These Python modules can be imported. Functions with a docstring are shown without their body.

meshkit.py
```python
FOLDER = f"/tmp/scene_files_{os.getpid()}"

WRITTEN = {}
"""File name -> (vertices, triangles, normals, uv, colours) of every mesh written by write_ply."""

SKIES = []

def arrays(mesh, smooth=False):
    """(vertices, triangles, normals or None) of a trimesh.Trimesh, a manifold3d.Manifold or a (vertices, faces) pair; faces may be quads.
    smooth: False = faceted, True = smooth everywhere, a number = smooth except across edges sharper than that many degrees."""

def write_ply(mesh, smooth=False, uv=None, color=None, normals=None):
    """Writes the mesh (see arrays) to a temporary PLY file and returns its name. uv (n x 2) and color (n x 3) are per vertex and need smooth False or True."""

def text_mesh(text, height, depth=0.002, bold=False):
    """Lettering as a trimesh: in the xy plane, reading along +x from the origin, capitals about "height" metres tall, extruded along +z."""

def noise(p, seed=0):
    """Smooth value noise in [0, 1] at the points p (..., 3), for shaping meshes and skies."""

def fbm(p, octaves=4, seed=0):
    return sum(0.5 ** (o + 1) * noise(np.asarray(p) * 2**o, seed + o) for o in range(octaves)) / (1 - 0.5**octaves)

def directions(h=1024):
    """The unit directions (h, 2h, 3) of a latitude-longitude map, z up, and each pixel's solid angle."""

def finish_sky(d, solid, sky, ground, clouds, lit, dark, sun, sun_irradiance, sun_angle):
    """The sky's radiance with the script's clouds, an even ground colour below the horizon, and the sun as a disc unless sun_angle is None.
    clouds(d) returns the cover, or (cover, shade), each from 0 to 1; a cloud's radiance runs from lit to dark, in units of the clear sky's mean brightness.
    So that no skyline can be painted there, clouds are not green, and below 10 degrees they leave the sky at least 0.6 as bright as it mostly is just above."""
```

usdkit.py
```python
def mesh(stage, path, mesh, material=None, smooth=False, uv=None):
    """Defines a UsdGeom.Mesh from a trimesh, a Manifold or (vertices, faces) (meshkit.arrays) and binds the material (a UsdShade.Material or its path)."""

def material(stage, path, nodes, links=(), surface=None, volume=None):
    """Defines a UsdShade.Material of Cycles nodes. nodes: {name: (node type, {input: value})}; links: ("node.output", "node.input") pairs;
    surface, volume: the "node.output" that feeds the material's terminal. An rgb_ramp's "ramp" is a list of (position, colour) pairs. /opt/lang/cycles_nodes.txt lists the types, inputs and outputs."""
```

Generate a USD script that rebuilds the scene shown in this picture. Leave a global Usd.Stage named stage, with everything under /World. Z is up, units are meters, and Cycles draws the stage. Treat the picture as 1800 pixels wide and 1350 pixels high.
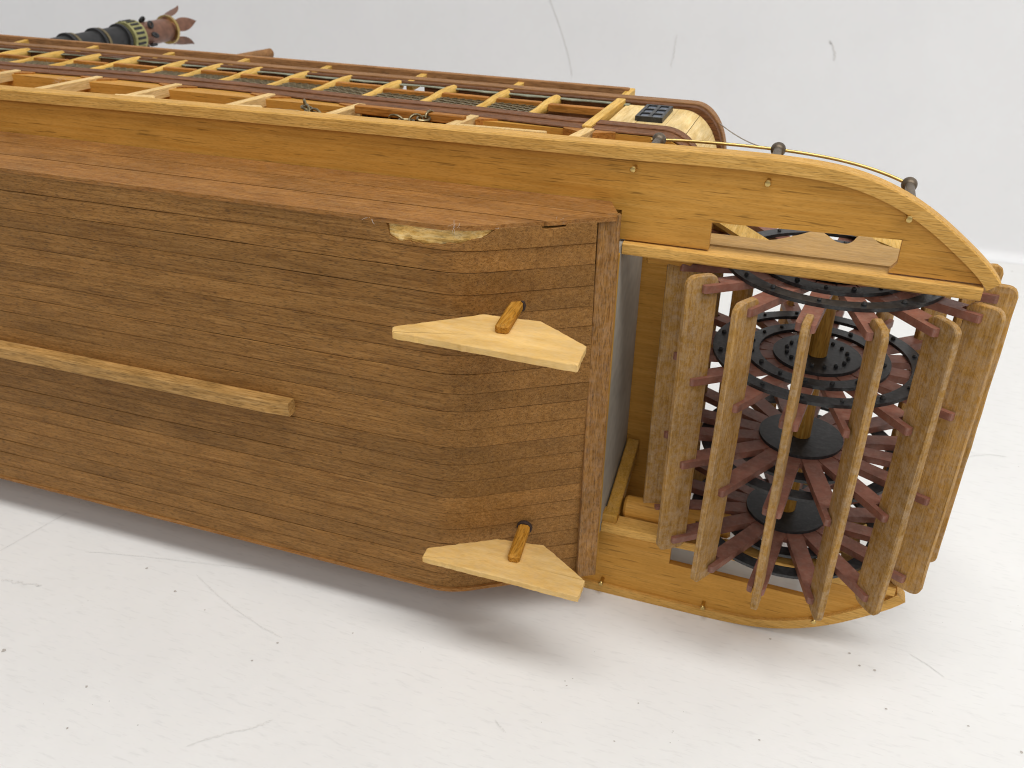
import math, numpy as np, trimesh, usdkit, meshkit
from pxr import Usd, UsdGeom, UsdLux, UsdShade, Gf, Sdf
from shapely.geometry import Polygon, Point, box as sbox
from shapely.ops import unary_union

stage = Usd.Stage.CreateInMemory()
UsdGeom.Xform.Define(stage, '/World')
rng = np.random.default_rng(7)
LIFT = 0.0765                      # the model lies on its side: ship coordinates + LIFT = height over the table

# ------------------------------------------------------------------ camera
cam = UsdGeom.Camera.Define(stage, '/World/camera')
R_ = np.array([[0.94389958, 0.33006321, 0.01057629], [0.17006316, -0.45838649, -0.87233041], [-0.28307615, 0.82519095, -0.48880241]])
C_ = np.array([0.08468508, -0.19724052, 0.13591338 + LIFT])
M_ = np.eye(4); M_[0, :3] = R_[0]; M_[1, :3] = -R_[1]; M_[2, :3] = -R_[2]; M_[3, :3] = C_
cam.AddTransformOp().Set(Gf.Matrix4d(*M_.ravel().tolist()))
cam.CreateHorizontalApertureAttr(36.0); cam.CreateFocalLengthAttr(36.0 * 1563.9987 / 1800)
cam.CreateClippingRangeAttr(Gf.Vec2f(0.01, 100))
cam.CreateFStopAttr(36.0); cam.CreateFocusDistanceAttr(0.235)
cam.CreateExposureAttr(0.0)

# ------------------------------------------------------------------ light: diffused ceiling lamps over the table and the room's soft bounce
def rect(name, loc, target, w, h, inten, color):
    l = UsdLux.RectLight.Define(stage, '/World/' + name)
    z = np.array(loc, float) - np.array(target, float); z /= np.linalg.norm(z)
    up = np.array([0, 1, 0.]) if abs(z[2]) > .8 else np.array([0, 0, 1.])
    x = np.cross(up, z); x /= np.linalg.norm(x); y = np.cross(z, x)
    m = np.eye(4); m[0, :3] = x; m[1, :3] = y; m[2, :3] = z; m[3, :3] = loc
    l.AddTransformOp().Set(Gf.Matrix4d(*m.ravel().tolist()))
    l.CreateWidthAttr(w); l.CreateHeightAttr(h); l.CreateIntensityAttr(inten); l.CreateColorAttr(Gf.Vec3f(*color))
    return l
rect('ceiling_lamp', (0.40, -0.24, 1.28), (0.10, -0.04, 0), 1.6, 0.36, 8.4, (1.0, 0.985, 0.955))
rect('room_lamp', (0.3, -1.7, 1.5), (0.0, 0.1, 0.05), 2.2, 1.3, 1.7, (1.0, 0.97, 0.93))
dome = UsdLux.DomeLight.Define(stage, '/World/room_light')
UsdShade.MaterialBindingAPI.Apply(dome.GetPrim()).Bind(usdkit.material(stage, '/World/Looks/room_light', {'b': ('background_shader', {'color': (0.97, 0.97, 1.0), 'strength': 0.25})}, surface='b.background'))

# ------------------------------------------------------------------ materials
MATS = {}
def wood(name, dark, mid, light, axis=0, length=0.02, width=0.0007, pores=0.5, pore_w=0.00035, mottle=0.35, rough=0.55, tone=0.12, streak=0.0, bump=0.35, spec=0.13, dust=0.0, sat=1.08):
    sc = [1 / width] * 3; sc[axis] = 1 / length
    ps = [1 / pore_w] * 3; ps[axis] = 1 / (pore_w * 9)
    ms = [1 / 0.006] * 3; ms[axis] = 1 / 0.016
    ss = [1 / 0.00055] * 3; ss[axis] = 1 / 0.011
    n = {
        'geo': ('geometry', {}), 'oi': ('object_info', {}),
        'off': ('vector_math', {'math_type': 'scale', 'vector1': (3.1, 5.7, 4.3)}),
        'pos': ('vector_math', {'math_type': 'add'}),
        'm1': ('mapping', {'scale': sc}), 'n1': ('noise_texture', {'scale': 1.0, 'detail': 4.0, 'roughness': 0.6, 'distortion': 0.3}),
        'r1': ('rgb_ramp', {'ramp': [(0.28, dark), (0.5, mid), (0.72, light)]}),
        'm2': ('mapping', {'scale': ps}), 'n2': ('noise_texture', {'scale': 1.0, 'detail': 1.0}),
        'r2': ('rgb_ramp', {'ramp': [(0.34, (1 - pores,) * 3), (0.47, (1, 1, 1))]}),
        'x2': ('mix', {'mix_type': 'multiply', 'fac': 1.0}),
        'm3': ('mapping', {'scale': ms}), 'n3': ('noise_texture', {'scale': 1.0, 'detail': 3.0}),
        'r3': ('rgb_ramp', {'ramp': [(0.3, (1 - mottle,) * 3), (0.7, (1 + mottle * .5,) * 3)]}),
        'x3': ('mix', {'mix_type': 'multiply', 'fac': 1.0}),
        'm4': ('mapping', {'scale': ss}), 'n4': ('noise_texture', {'scale': 1.0, 'detail': 2.0}),
        'r4': ('rgb_ramp', {'ramp': [(0.29, (1 - streak,) * 3), (0.37, (1, 1, 1))]}),
        'x4': ('mix', {'mix_type': 'multiply', 'fac': 1.0}),
        'tv': ('map_range', {'from_min': 0.0, 'from_max': 1.0, 'to_min': 1 - tone, 'to_max': 1 + tone}),
        'hs': ('hsv', {'saturation': sat}),
        'bp': ('bump', {'strength': bump, 'distance': 0.00012}),
        'ha': ('math', {'math_type': 'multiply_add', 'value2': 0.6}),
        'p': ('principled_bsdf', {'roughness': rough, 'specular_ior_level': spec}),
    }
    L = [('oi.random', 'off.scale'), ('geo.position', 'pos.vector1'), ('off.vector', 'pos.vector2')]
    for k in '1234':
        L += [('pos.vector', f'm{k}.vector'), (f'm{k}.vector', f'n{k}.vector'), (f'n{k}.fac', f'r{k}.fac')]
    L += [('r1.color', 'x2.color1'), ('r2.color', 'x2.color2'), ('x2.color', 'x3.color1'), ('r3.color', 'x3.color2'), ('x3.color', 'x4.color1'), ('r4.color', 'x4.color2'),
          ('oi.random', 'tv.value'), ('tv.result', 'hs.value'), ('x4.color', 'hs.color'),
          ('n1.fac', 'ha.value1'), ('n2.fac', 'ha.value3'), ('ha.value', 'bp.height'), ('bp.normal', 'p.normal')]
    last = 'hs.color'
    if dust:
        n['dn'] = ('noise_texture', {'scale': 420.0, 'detail': 6.0, 'roughness': 0.8})
        n['dr'] = ('rgb_ramp', {'ramp': [(0.42, (0, 0, 0)), (0.70, (dust,) * 3)]})
        n['dx'] = ('mix', {'mix_type': 'mix', 'color2': (0.55, 0.47, 0.38)})
        L += [('geo.position', 'dn.vector'), ('dn.fac', 'dr.fac'), ('dr.color', 'dx.fac'), (last, 'dx.color1')]
        last = 'dx.color'
    L.append((last, 'p.base_color'))
    MATS[name] = usdkit.material(stage, '/World/Looks/' + name, n, L, surface='p.BSDF')
    return MATS[name]

def plain(name, color, rough=0.5, metallic=0.0, spec=0.5, var=0.15, scale=400.0, bump=0.0, dust=0.0, dustcol=(0.35, 0.31, 0.28), bscale=1500.0):
    n = {'geo': ('geometry', {}), 'n': ('noise_texture', {'scale': scale, 'detail': 3.0}),
         'r': ('rgb_ramp', {'ramp': [(0.3, tuple(c * (1 - var) for c in color)), (0.7, tuple(min(1, c * (1 + var)) for c in color))]}),
         'p': ('principled_bsdf', {'roughness': rough, 'metallic': metallic, 'specular_ior_level': spec})}
    L = [('geo.position', 'n.vector'), ('n.fac', 'r.fac')]
    last = 'r.color'
    if dust:
        n['dn'] = ('noise_texture', {'scale': 700.0, 'detail': 4.0, 'roughness': 0.7})
        n['dr'] = ('rgb_ramp', {'ramp': [(0.45, (0, 0, 0)), (0.7, (dust,) * 3)]})
        n['dx'] = ('mix', {'mix_type': 'mix', 'color2': dustcol})
        L += [('geo.position', 'dn.vector'), ('dn.fac', 'dr.fac'), ('dr.color', 'dx.fac'), (last, 'dx.color1')]
        last = 'dx.color'
    L.append((last, 'p.base_color'))
    if bump:
        n['bn'] = ('noise_texture', {'scale': bscale, 'detail': 3.0})
        n['bp'] = ('bump', {'strength': bump, 'distance': 0.0002})
        L += [('geo.position', 'bn.vector'), ('bn.fac', 'bp.height'), ('bp.normal', 'p.normal')]
    MATS[name] = usdkit.material(stage, '/World/Looks/' + name, n, L, surface='p.BSDF')
    return MATS[name]

MAH = ((0.175, 0.082, 0.028), (0.26, 0.134, 0.049), (0.335, 0.182, 0.071))
wood('mahogany_plank', *MAH, axis=0, length=0.014, width=0.0006, pores=0.44, pore_w=0.0002, mottle=0.17, tone=0.12, rough=0.55, bump=0.5, dust=0.03)
wood('mahogany_side', (0.20, 0.086, 0.030), (0.30, 0.145, 0.052), (0.37, 0.195, 0.078), axis=0, length=0.012, width=0.0006, pores=0.35, pore_w=0.00022, mottle=0.2, tone=0.08, rough=0.55, dust=0.06, bump=0.4)
wood('mahogany_across', *MAH, axis=2, length=0.007, width=0.0006, pores=0.45, pore_w=0.00022, mottle=0.2, rough=0.6, dust=0.16, bump=0.5)
wood('mahogany_strip', (0.10, 0.042, 0.02), (0.165, 0.074, 0.036), (0.23, 0.108, 0.055), axis=0, length=0.012, width=0.0005, pores=0.4, mottle=0.25, dust=0.06)
wood('mahogany_fascia', (0.22, 0.11, 0.05), (0.32, 0.17, 0.08), (0.40, 0.22, 0.11), axis=0, length=0.012, width=0.0005, pores=0.3, mottle=0.2, dust=0.05)
wood('rail_wood', (0.28, 0.115, 0.035), (0.41, 0.185, 0.06), (0.50, 0.25, 0.09), axis=0, length=0.012, width=0.0006, pores=0.3, mottle=0.2)
GOLD = ((0.49, 0.25, 0.072), (0.55, 0.295, 0.089), (0.61, 0.34, 0.112))
wood('golden_board', *GOLD, axis=0, length=0.03, width=0.0009, pores=0.14, pore_w=0.0002, mottle=0.10, tone=0.03, streak=0.42, rough=0.5, bump=0.2)
wood('golden_batten', (0.52, 0.29, 0.09), (0.62, 0.37, 0.13), (0.70, 0.44, 0.17), axis=0, length=0.010, width=0.0005, pores=0.25, pore_w=0.00025, mottle=0.10, tone=0.03, streak=0.2, bump=0.7)
wood('bearer_wood', (0.44, 0.265, 0.10), (0.53, 0.33, 0.135), (0.60, 0.39, 0.17), axis=0, length=0.014, width=0.0005, pores=0.2, mottle=0.12, dust=0.1)
wood('golden_across', (0.40, 0.21, 0.05), (0.50, 0.28, 0.075), (0.57, 0.335, 0.1), axis=2, length=0.02, width=0.0009, pores=0.2, mottle=0.14, tone=0.05, streak=0.2, dust=0.1, bump=0.3)
wood('paddle_wood', (0.30, 0.16, 0.05), (0.41, 0.235, 0.08), (0.50, 0.305, 0.118), axis=2, length=0.012, width=0.0005, pores=0.25, pore_w=0.0002, mottle=0.2, tone=0.13, dust=0.38, bump=0.5, rough=0.7)
wood('pale_post', (0.60, 0.40, 0.17), (0.72, 0.51, 0.25), (0.80, 0.60, 0.34), axis=1, length=0.012, width=0.0006, pores=0.18, mottle=0.12, tone=0.06)
wood('yellow_post', (0.52, 0.31, 0.085), (0.66, 0.42, 0.14), (0.75, 0.52, 0.21), axis=1, length=0.012, width=0.0006, pores=0.18, mottle=0.15, tone=0.07)
wood('cream_wood', (0.62, 0.43, 0.18), (0.76, 0.57, 0.29), (0.83, 0.66, 0.38), axis=1, length=0.012, width=0.0012, pores=0.1, mottle=0.2, tone=0.06, streak=0.1)
wood('rudder_wood', (0.68, 0.43, 0.165), (0.76, 0.51, 0.215), (0.82, 0.575, 0.27), axis=0, length=0.010, width=0.0022, pores=0.10, pore_w=0.0002, mottle=0.13, tone=0.03, dust=0.18, bump=0.35, rough=0.6)
wood('stock_wood', (0.36, 0.16, 0.035), (0.50, 0.25, 0.065), (0.60, 0.33, 0.1), axis=1, length=0.008, width=0.0004, pores=0.35, mottle=0.2)
wood('keel_wood', (0.29, 0.16, 0.058), (0.44, 0.26, 0.105), (0.54, 0.34, 0.155), axis=0, length=0.012, width=0.0006, pores=0.35, mottle=0.28, tone=0.02)
wood('filler_wood', (0.50, 0.28, 0.08), (0.74, 0.50, 0.20), (0.85, 0.66, 0.36), axis=0, length=0.007, width=0.0011, pores=0.3, mottle=0.4, bump=1.0)
wood('shaft_wood', (0.22, 0.10, 0.025), (0.34, 0.18, 0.05), (0.42, 0.25, 0.08), axis=2, length=0.012, width=0.0007, pores=0.3, mottle=0.3)
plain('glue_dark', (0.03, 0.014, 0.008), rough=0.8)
plain('rust_paint', (0.215, 0.083, 0.054), rough=0.5, var=0.22, scale=260, bump=0.25, bscale=900, dust=0.35, dustcol=(0.30, 0.2, 0.15))
plain('black_paint', (0.012, 0.013, 0.014), rough=0.42, var=0.3, bump=0.25, bscale=900, dust=0.16, dustcol=(0.16, 0.155, 0.15))
plain('black_card', (0.012, 0.013, 0.014), rough=0.6, var=0.3, dust=0.15)
plain('grey_paint', (0.36, 0.33, 0.275), rough=0.75, var=0.10, scale=300, dust=0.15)
plain('brass', (0.55, 0.40, 0.15), rough=0.33, metallic=1.0, var=0.12)
plain('old_brass', (0.26, 0.21, 0.12), rough=0.4, metallic=1.0, var=0.25)
plain('bronze_bead', (0.13, 0.10, 0.07), rough=0.45, metallic=0.6, var=0.3)
plain('valance_metal', (0.30, 0.31, 0.22), rough=0.5, metallic=0.3, var=0.2)
plain('funnel_black', (0.02, 0.02, 0.021), rough=0.55, var=0.3)
plain('funnel_brown', (0.20, 0.095, 0.06), rough=0.4, metallic=0.3, var=0.25)
plain('green_brass', (0.40, 0.38, 0.16), rough=0.45, metallic=0.5, var=0.2)
plain('pane_grey', (0.18, 0.2, 0.24), rough=0.18, var=0.1)
plain('fluff', (0.6, 0.55, 0.5), rough=0.9, var=0.1)
plain('thread', (0.33, 0.3, 0.27), rough=0.8)

# white sheet: fine paper tooth, small specks and dirt streaks
def sheet(name, color, speck, dirt):
    n = {'geo': ('geometry', {}),
         'n1': ('noise_texture', {'scale': 14.0, 'detail': 8.0, 'roughness': 0.75}),
         'r1': ('rgb_ramp', {'ramp': [(0.35, tuple(c * (1 - dirt) for c in color)), (0.65, color)]}),
         'm2': ('mapping', {'scale': (130.0, 700.0, 500.0), 'rotation': (0, 0, 0.9)}), 'n2': ('noise_texture', {'scale': 1.0, 'detail': 6.0, 'roughness': 0.7}),
         'r2': ('rgb_ramp', {'ramp': [(0.30, (1 - speck * .22,) * 3), (0.46, (1, 1, 1))]}),
         'x2': ('mix', {'mix_type': 'multiply', 'fac': 1.0}),
         'v': ('voronoi_texture', {'scale': 520.0, 'randomness': 1.0}),
         'vn': ('noise_texture', {'scale': 38.0, 'detail': 3.0}),
         'vr': ('rgb_ramp', {'ramp': [(0.50, (0, 0, 0)), (0.75, (0.17, 0.17, 0.17))]}),
         'sub': ('math', {'math_type': 'less_than'}),
         'wn': ('separate_color', {}),
         'gt': ('math', {'math_type': 'greater_than', 'value2': 0.72}),
         'an': ('math', {'math_type': 'multiply'}),
         'am': ('math', {'math_type': 'multiply', 'value2': speck}),
         'x3': ('mix', {'mix_type': 'mix', 'color2': (0.22, 0.19, 0.16)}),
         'nb': ('noise_texture', {'scale': 1300.0, 'detail': 3.0}),
         'bp': ('bump', {'strength': 0.16, 'distance': 0.0002}),
         'p': ('principled_bsdf', {'roughness': 0.72, 'specular_ior_level': 0.25})}
    L = [('geo.position', 'n1.vector'), ('n1.fac', 'r1.fac'), ('geo.position', 'm2.vector'), ('m2.vector', 'n2.vector'), ('n2.fac', 'r2.fac'),
         ('r1.color', 'x2.color1'), ('r2.color', 'x2.color2'), ('geo.position', 'v.vector'), ('geo.position', 'vn.vector'), ('vn.fac', 'vr.fac'),
         ('v.distance', 'sub.value1'), ('vr.color', 'sub.value2'), ('v.color', 'wn.color'), ('wn.r', 'gt.value1'), ('sub.value', 'an.value1'), ('gt.value', 'an.value2'),
         ('an.value', 'am.value1'), ('am.value', 'x3.fac'), ('x2.color', 'x3.color1'), ('x3.color', 'p.base_color'),
         ('geo.position', 'nb.vector'), ('nb.fac', 'bp.height'), ('bp.normal', 'p.normal')]
    MATS[name] = usdkit.material(stage, '/World/Looks/' + name, n, L, surface='p.BSDF')
sheet('table_paper', (0.785, 0.782, 0.770), 0.42, 0.05)
sheet('wall_paper', (0.80, 0.805, 0.815), 0.0, 0.04)
plain('scuff_grey', (0.70, 0.695, 0.68), rough=0.8, var=0.12, scale=2500)
plain('scuff_dark', (0.46, 0.43, 0.40), rough=0.8, var=0.3, scale=2500)
plain('scuff_wall', (0.70, 0.69, 0.68), rough=0.8, var=0.1, scale=1500)

# ------------------------------------------------------------------ helpers
COUNT = {}
def path_for(parent, name):
    k = (parent, name); COUNT[k] = COUNT.get(k, -1) + 1
    return f'{parent}/{name}' + (f'_{COUNT[k]:03d}' if COUNT[k] else '')
def tag(prim, label=None, cat=None, group=None, kind=None):
    for k, v in (('label', label), ('category', cat), ('group', group), ('kind', kind)):
        if v: prim.SetCustomDataByKey(k, v)
def xf(name, parent='/World', loc=None):
    p = path_for(parent, name); x = UsdGeom.Xform.Define(stage, p)
    if loc is not None: x.AddTranslateOp().Set(Gf.Vec3d(*map(float, loc)))
    return p
def put(name, mesh, mat, parent, smooth=False, label=None, kind=None):
    p = path_for(parent, name)
    m = usdkit.mesh(stage, p, mesh, MATS[mat], smooth=smooth)
    tag(m.GetPrim(), label=label, kind=kind)
    return p
def tm(v, f): return trimesh.Trimesh(np.asarray(v, float), np.asarray(f, int), process=False)
def join(ms): return trimesh.util.concatenate(ms)
def cbox(lo, hi, c=0.0002):
    lo, hi = np.array(lo, float), np.array(hi, float)
    lo, hi = np.minimum(lo, hi), np.maximum(lo, hi)
    c = min(c, (hi - lo).min() * .45); pts = []
    for s in np.ndindex(2, 2, 2):
        p = np.where(s, hi, lo); d = np.where(s, -1, 1) * c
        for k in range(3):
            q = p + d; q[k] = p[k]; pts.append(q)
    return trimesh.convex.convex_hull(np.array(pts))
def bar(a, b, w, h, up=(0, 0, 1), c=0.0002):
    a, b = np.array(a, float), np.array(b, float); L = np.linalg.norm(b - a)
    m = cbox((-w / 2, -h / 2, 0), (w / 2, h / 2, L), c)
    z = (b - a) / L; x = np.cross(up, z); x /= np.linalg.norm(x); y = np.cross(z, x)
    T = np.eye(4); T[:3, 0] = x; T[:3, 1] = y; T[:3, 2] = z; T[:3, 3] = a
    return m.apply_transform(T)
def frame_to(a, b):
    z = np.array(b, float) - np.array(a, float); z /= np.linalg.norm(z)
    x = np.cross((0, 0, 1.) if abs(z[2]) < .9 else (1., 0, 0), z); x /= np.linalg.norm(x)
    T = np.eye(4); T[:3, 0] = x; T[:3, 1] = np.cross(z, x); T[:3, 2] = z; T[:3, 3] = a
    return T
def lathe(a, b, prof, n=18):
    """prof: (radius, distance from a along a-b)"""
    return trimesh.creation.revolve(np.array(prof, float), sections=n).apply_transform(frame_to(a, b))
def rod(a, b, r, n=14, c=0.15):
    L = np.linalg.norm(np.array(b, float) - np.array(a, float)); e = min(r * c, L * .4)
    return lathe(a, b, [(0, 0), (r - e, 0), (r, e), (r, L - e), (r - e, L), (0, L)], n)
def tube(pts, r, n=8):
    pts = np.array(pts, float); t = np.gradient(pts, axis=0); t /= np.linalg.norm(t, axis=1)[:, None]
    ref = np.array((0.13, 0.21, 0.97)); V = []
    for p, d in zip(pts, t):
        x = np.cross(ref, d); x /= np.linalg.norm(x); y = np.cross(d, x)
        for k in range(n):
            a = 2 * math.pi * k / n; V.append(p + r * (x * math.cos(a) + y * math.sin(a)))
    m = len(pts); F = []
    for i in range(m - 1):
        for k in range(n):
            a, b = i * n + k, i * n + (k + 1) % n
            F += [(a, b, b + n), (a, b + n, a + n)]
    for base, rev in ((0, 1), ((m - 1) * n, 0)):
        for k in range(1, n - 1): F.append((base, base + k + 1, base + k) if rev else (base, base + k, base + k + 1))
    return tm(V, F)
def loft(secs):
    """secs: (stations, k, 3) closed rings of k points -> capped solid"""
    S = np.array(secs, float); m, k, _ = S.shape; V = S.reshape(-1, 3); F = []
    for i in range(m - 1):
        for j in range(k):
            a, b = i * k + j, i * k + (j + 1) % k
            F += [(a, b, b + k), (a, b + k, a + k)]
    for j in range(1, k - 1):
        F.append((0, j + 1, j)); o = (m - 1) * k; F.append((o, o + j, o + j + 1))
    t = tm(V, F)
    if t.volume < 0: t.invert()
    return t
def spline(pts, n=60):
    from scipy.interpolate import CubicSpline
    p = np.array(pts, float); s = np.r_[0, np.cumsum(np.linalg.norm(np.diff(p, axis=0), axis=1))]
    u = np.linspace(0, s[-1], n)
    from scipy.interpolate import PchipInterpolator
    return np.stack([CubicSpline(s, p[:, i])(u) for i in range(p.shape[1])], 1)
def strip_xz(path, outn, y0, y1, thick, c=0.0003):
    """band that follows an X-Z path; thick to the outside (along outn side), between heights y0(x), y1(x)"""
    P = np.array(path, float); t = np.gradient(P, axis=0); t /= np.linalg.norm(t, axis=1)[:, None]
    nrm = np.stack([-t[:, 1], t[:, 0]], 1) * outn
    secs = []
    for p, q in zip(P, nrm):
        a, b = (y0(p[0]) if callable(y0) else y0), (y1(p[0]) if callable(y1) else y1)
        o = p + q * thick; pi = p; oc = p + q * (thick - c)
        secs.append([(pi[0], a, pi[1]), (oc[0], a, oc[1]), (o[0], a + c, o[1]), (o[0], b - c, o[1]), (oc[0], b, oc[1]), (pi[0], b, pi[1])])
    return loft(secs)
def extrude_xz(poly, y0, y1):
    """shapely polygon in (x, z) as a slab between heights y0 and y1"""
    m = trimesh.creation.extrude_polygon(poly, y1 - y0, engine='earcut')
    v = m.vertices; m = tm(np.stack([v[:, 0], y0 + v[:, 2], v[:, 1]], 1), m.faces)
    if m.volume < 0: m.invert()
    return m
def extrude_xy(poly, z0, z1):
    m = trimesh.creation.extrude_polygon(poly, z1 - z0, engine='earcut'); m.apply_translation((0, 0, z0)); return m
def shear(m, k):
    """heights follow the sheer of the upper decks"""
    m.vertices[:, 1] += k(m.vertices[:, 0]); return m
def wob(x, seed, amp, f=60.0):
    x = np.asarray(x, float); p = np.stack([x * f, np.full_like(x, seed * 7.31), np.full_like(x, 1.7)], -1)
    return (meshkit.fbm(p, 3, seed % 97) - .5) * 2 * amp

# ------------------------------------------------------------------ the setting
T_ = '/World/table'
tbl = usdkit.mesh(stage, T_, (np.array([(-2.2, -1.2, 0), (2.2, -1.2, 0), (2.2, .4350, 0), (-2.2, .4350, 0), (-2.2, -1.2, -.03), (2.2, -1.2, -.03), (2.2, .4350, -.03), (-2.2, .4350, -.03)]),
    np.array([(0, 1, 2, 3), (0, 4, 5, 1), (1, 5, 6, 2), (2, 6, 7, 3), (3, 7, 4, 0), (7, 6, 5, 4)])), MATS['table_paper'])
tag(tbl.GetPrim(), 'scuffed white table top that the model boat lies on', 'table', kind='structure')
prof = [(0.4275, 0.00012)] + [(0.431 + .006 * math.sin(a), .006 - .006 * math.cos(a)) for a in np.linspace(.05, math.pi / 2, 8)] + [(0.437, .4), (.437, 1.4)]
V, F = [], []
for y, z in prof: V += [(-2.2, y, z), (2.2, y, z)]
n0 = len(prof)
for y, z in ((.46, 1.4), (.46, 0.00012)): V += [(-2.2, y, z), (2.2, y, z)]
for i in range(n0 + 1): F.append((2 * i, 2 * i + 1, 2 * i + 3, 2 * i + 2))
F.append((2 * n0 + 2, 2 * n0 + 3, 1, 0))
bk = usdkit.mesh(stage, '/World/backdrop', (np.array(V), np.array(F)), MATS['wall_paper'])
tag(bk.GetPrim(), 'pale grey backdrop board standing behind the table', 'backdrop', kind='structure')

def px_ray(u, v):
    return (R_.T @ np.array(((u - 900) / 1563.9987, (v - 675) / 1563.9987, 1.0)))
def on_table(u, v, z=0.00012):
    d = px_ray(u, v); return C_ + d * (z - C_[2]) / d[2]
def on_wall(u, v, y=0.4367):
    d = px_ray(u, v); return C_ + d * (y - C_[1]) / d[1]
def ribbon(pts, w, nrm, seed=0):
    P = np.array(pts, float); t = np.gradient(P, axis=0); t /= np.linalg.norm(t, axis=1)[:, None]
    s = np.cross(nrm, t); V, F = [], []
    for i, (p, q) in enumerate(zip(P, s)):
        k = w * (.45 + .75 * rng.random()) * (0.35 if i in (0, len(P) - 1) else 1) / 2
        V += [p - q * k, p + q * k]
    for i in range(len(P) - 1): F += [(2 * i, 2 * i + 2, 2 * i + 3), (2 * i, 2 * i + 3, 2 * i + 1)]
    m = tm(V, F)
    if (m.face_normals @ np.array(nrm, float)).sum() < 0: m.invert()
    return m
def scuff(px, w, mat, wall=False, n=24, jit=0.00008):
    f = on_wall if wall else on_table
    P = spline([f(*p) for p in px], n); nr = (0, -1, 0) if wall else (0, 0, 1)
    j = rng.normal(0, jit, P.shape); j[:, 1 if wall else 2] = 0
    put('scuff_mark', ribbon(P + j, w, nr), mat, '/World/backdrop' if wall else T_)
scuff([(0, 968), (55, 937), (120, 900)], .0004, 'scuff_grey')
scuff([(150, 970), (250, 978), (400, 995), (480, 1003)], .00035, 'scuff_grey')
scuff([(345, 1010), (420, 1075), (495, 1121)], .0005, 'scuff_grey')
scuff([(328, 1312), (370, 1297), (430, 1282), (480, 1265)], .0007, 'scuff_grey', jit=.0002)
scuff([(0, 1020), (35, 1024), (75, 1030)], .0008, 'scuff_grey', jit=.0004)
scuff([(870, 1265), (880, 1278), (890, 1288)], .0006, 'scuff_grey')
scuff([(1700, 804), (1730, 799), (1770, 803)], .0004, 'scuff_grey')
scuff([(1600, 1150), (1640, 1175), (1660, 1190)], .0003, 'scuff_grey')
scuff([(1700, 620), (1720, 600), (1745, 590)], .0003, 'scuff_grey')
scuff([(1766, 745), (1780, 747), (1797, 750)], .0003, 'scuff_grey')
scuff([(965, -5), (980, 35), (993, 75), (1006, 135)], .0007, 'scuff_wall', wall=True)
scuff([(1179, 118), (1184, 96), (1190, 60)], .0006, 'scuff_wall', wall=True, n=20, jit=.0003)
scuff([(1459, 70), (1464, 84), (1468, 94), (1465, 106)], .0009, 'scuff_wall', wall=True, n=16, jit=.0005)
for (u, v, r) in ((258, 999, .0005), (308, 1039, .0005), (7, 1143, .0008), (152, 1207, .0005), (118, 1280, .0004), (488, 1130, .0004), (443, 1161, .0004), (620, 1113, .0003), (360, 1072, .0003), (1493, 1148, .0005), (1538, 1178, .0005), (1558, 1246, .0004), (1335, 1301, .0004), (1511, 1170, .0004), (1122, 1236, .0003), (1354, 1123, .0004), (1779, 477, .0007), (996, 1205, .0003), (1702, 1276, .0004), (1080, 1303, .0003), (1795, 1322, .0005), (1575, 1012, .0003)):
    p = on_table(u, v); a = np.linspace(0, 2 * np.pi, 8)[:-1]
    V = np.stack([p[0] + r * np.cos(a) * (.6 + .7 * rng.random(7)), p[1] + r * np.sin(a) * (.6 + .6 * rng.random(7)), np.full(7, p[2])], 1)
    put('speck', tm(V, [(0, i, i + 1) for i in range(1, 6)]), 'scuff_dark', T_)

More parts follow.
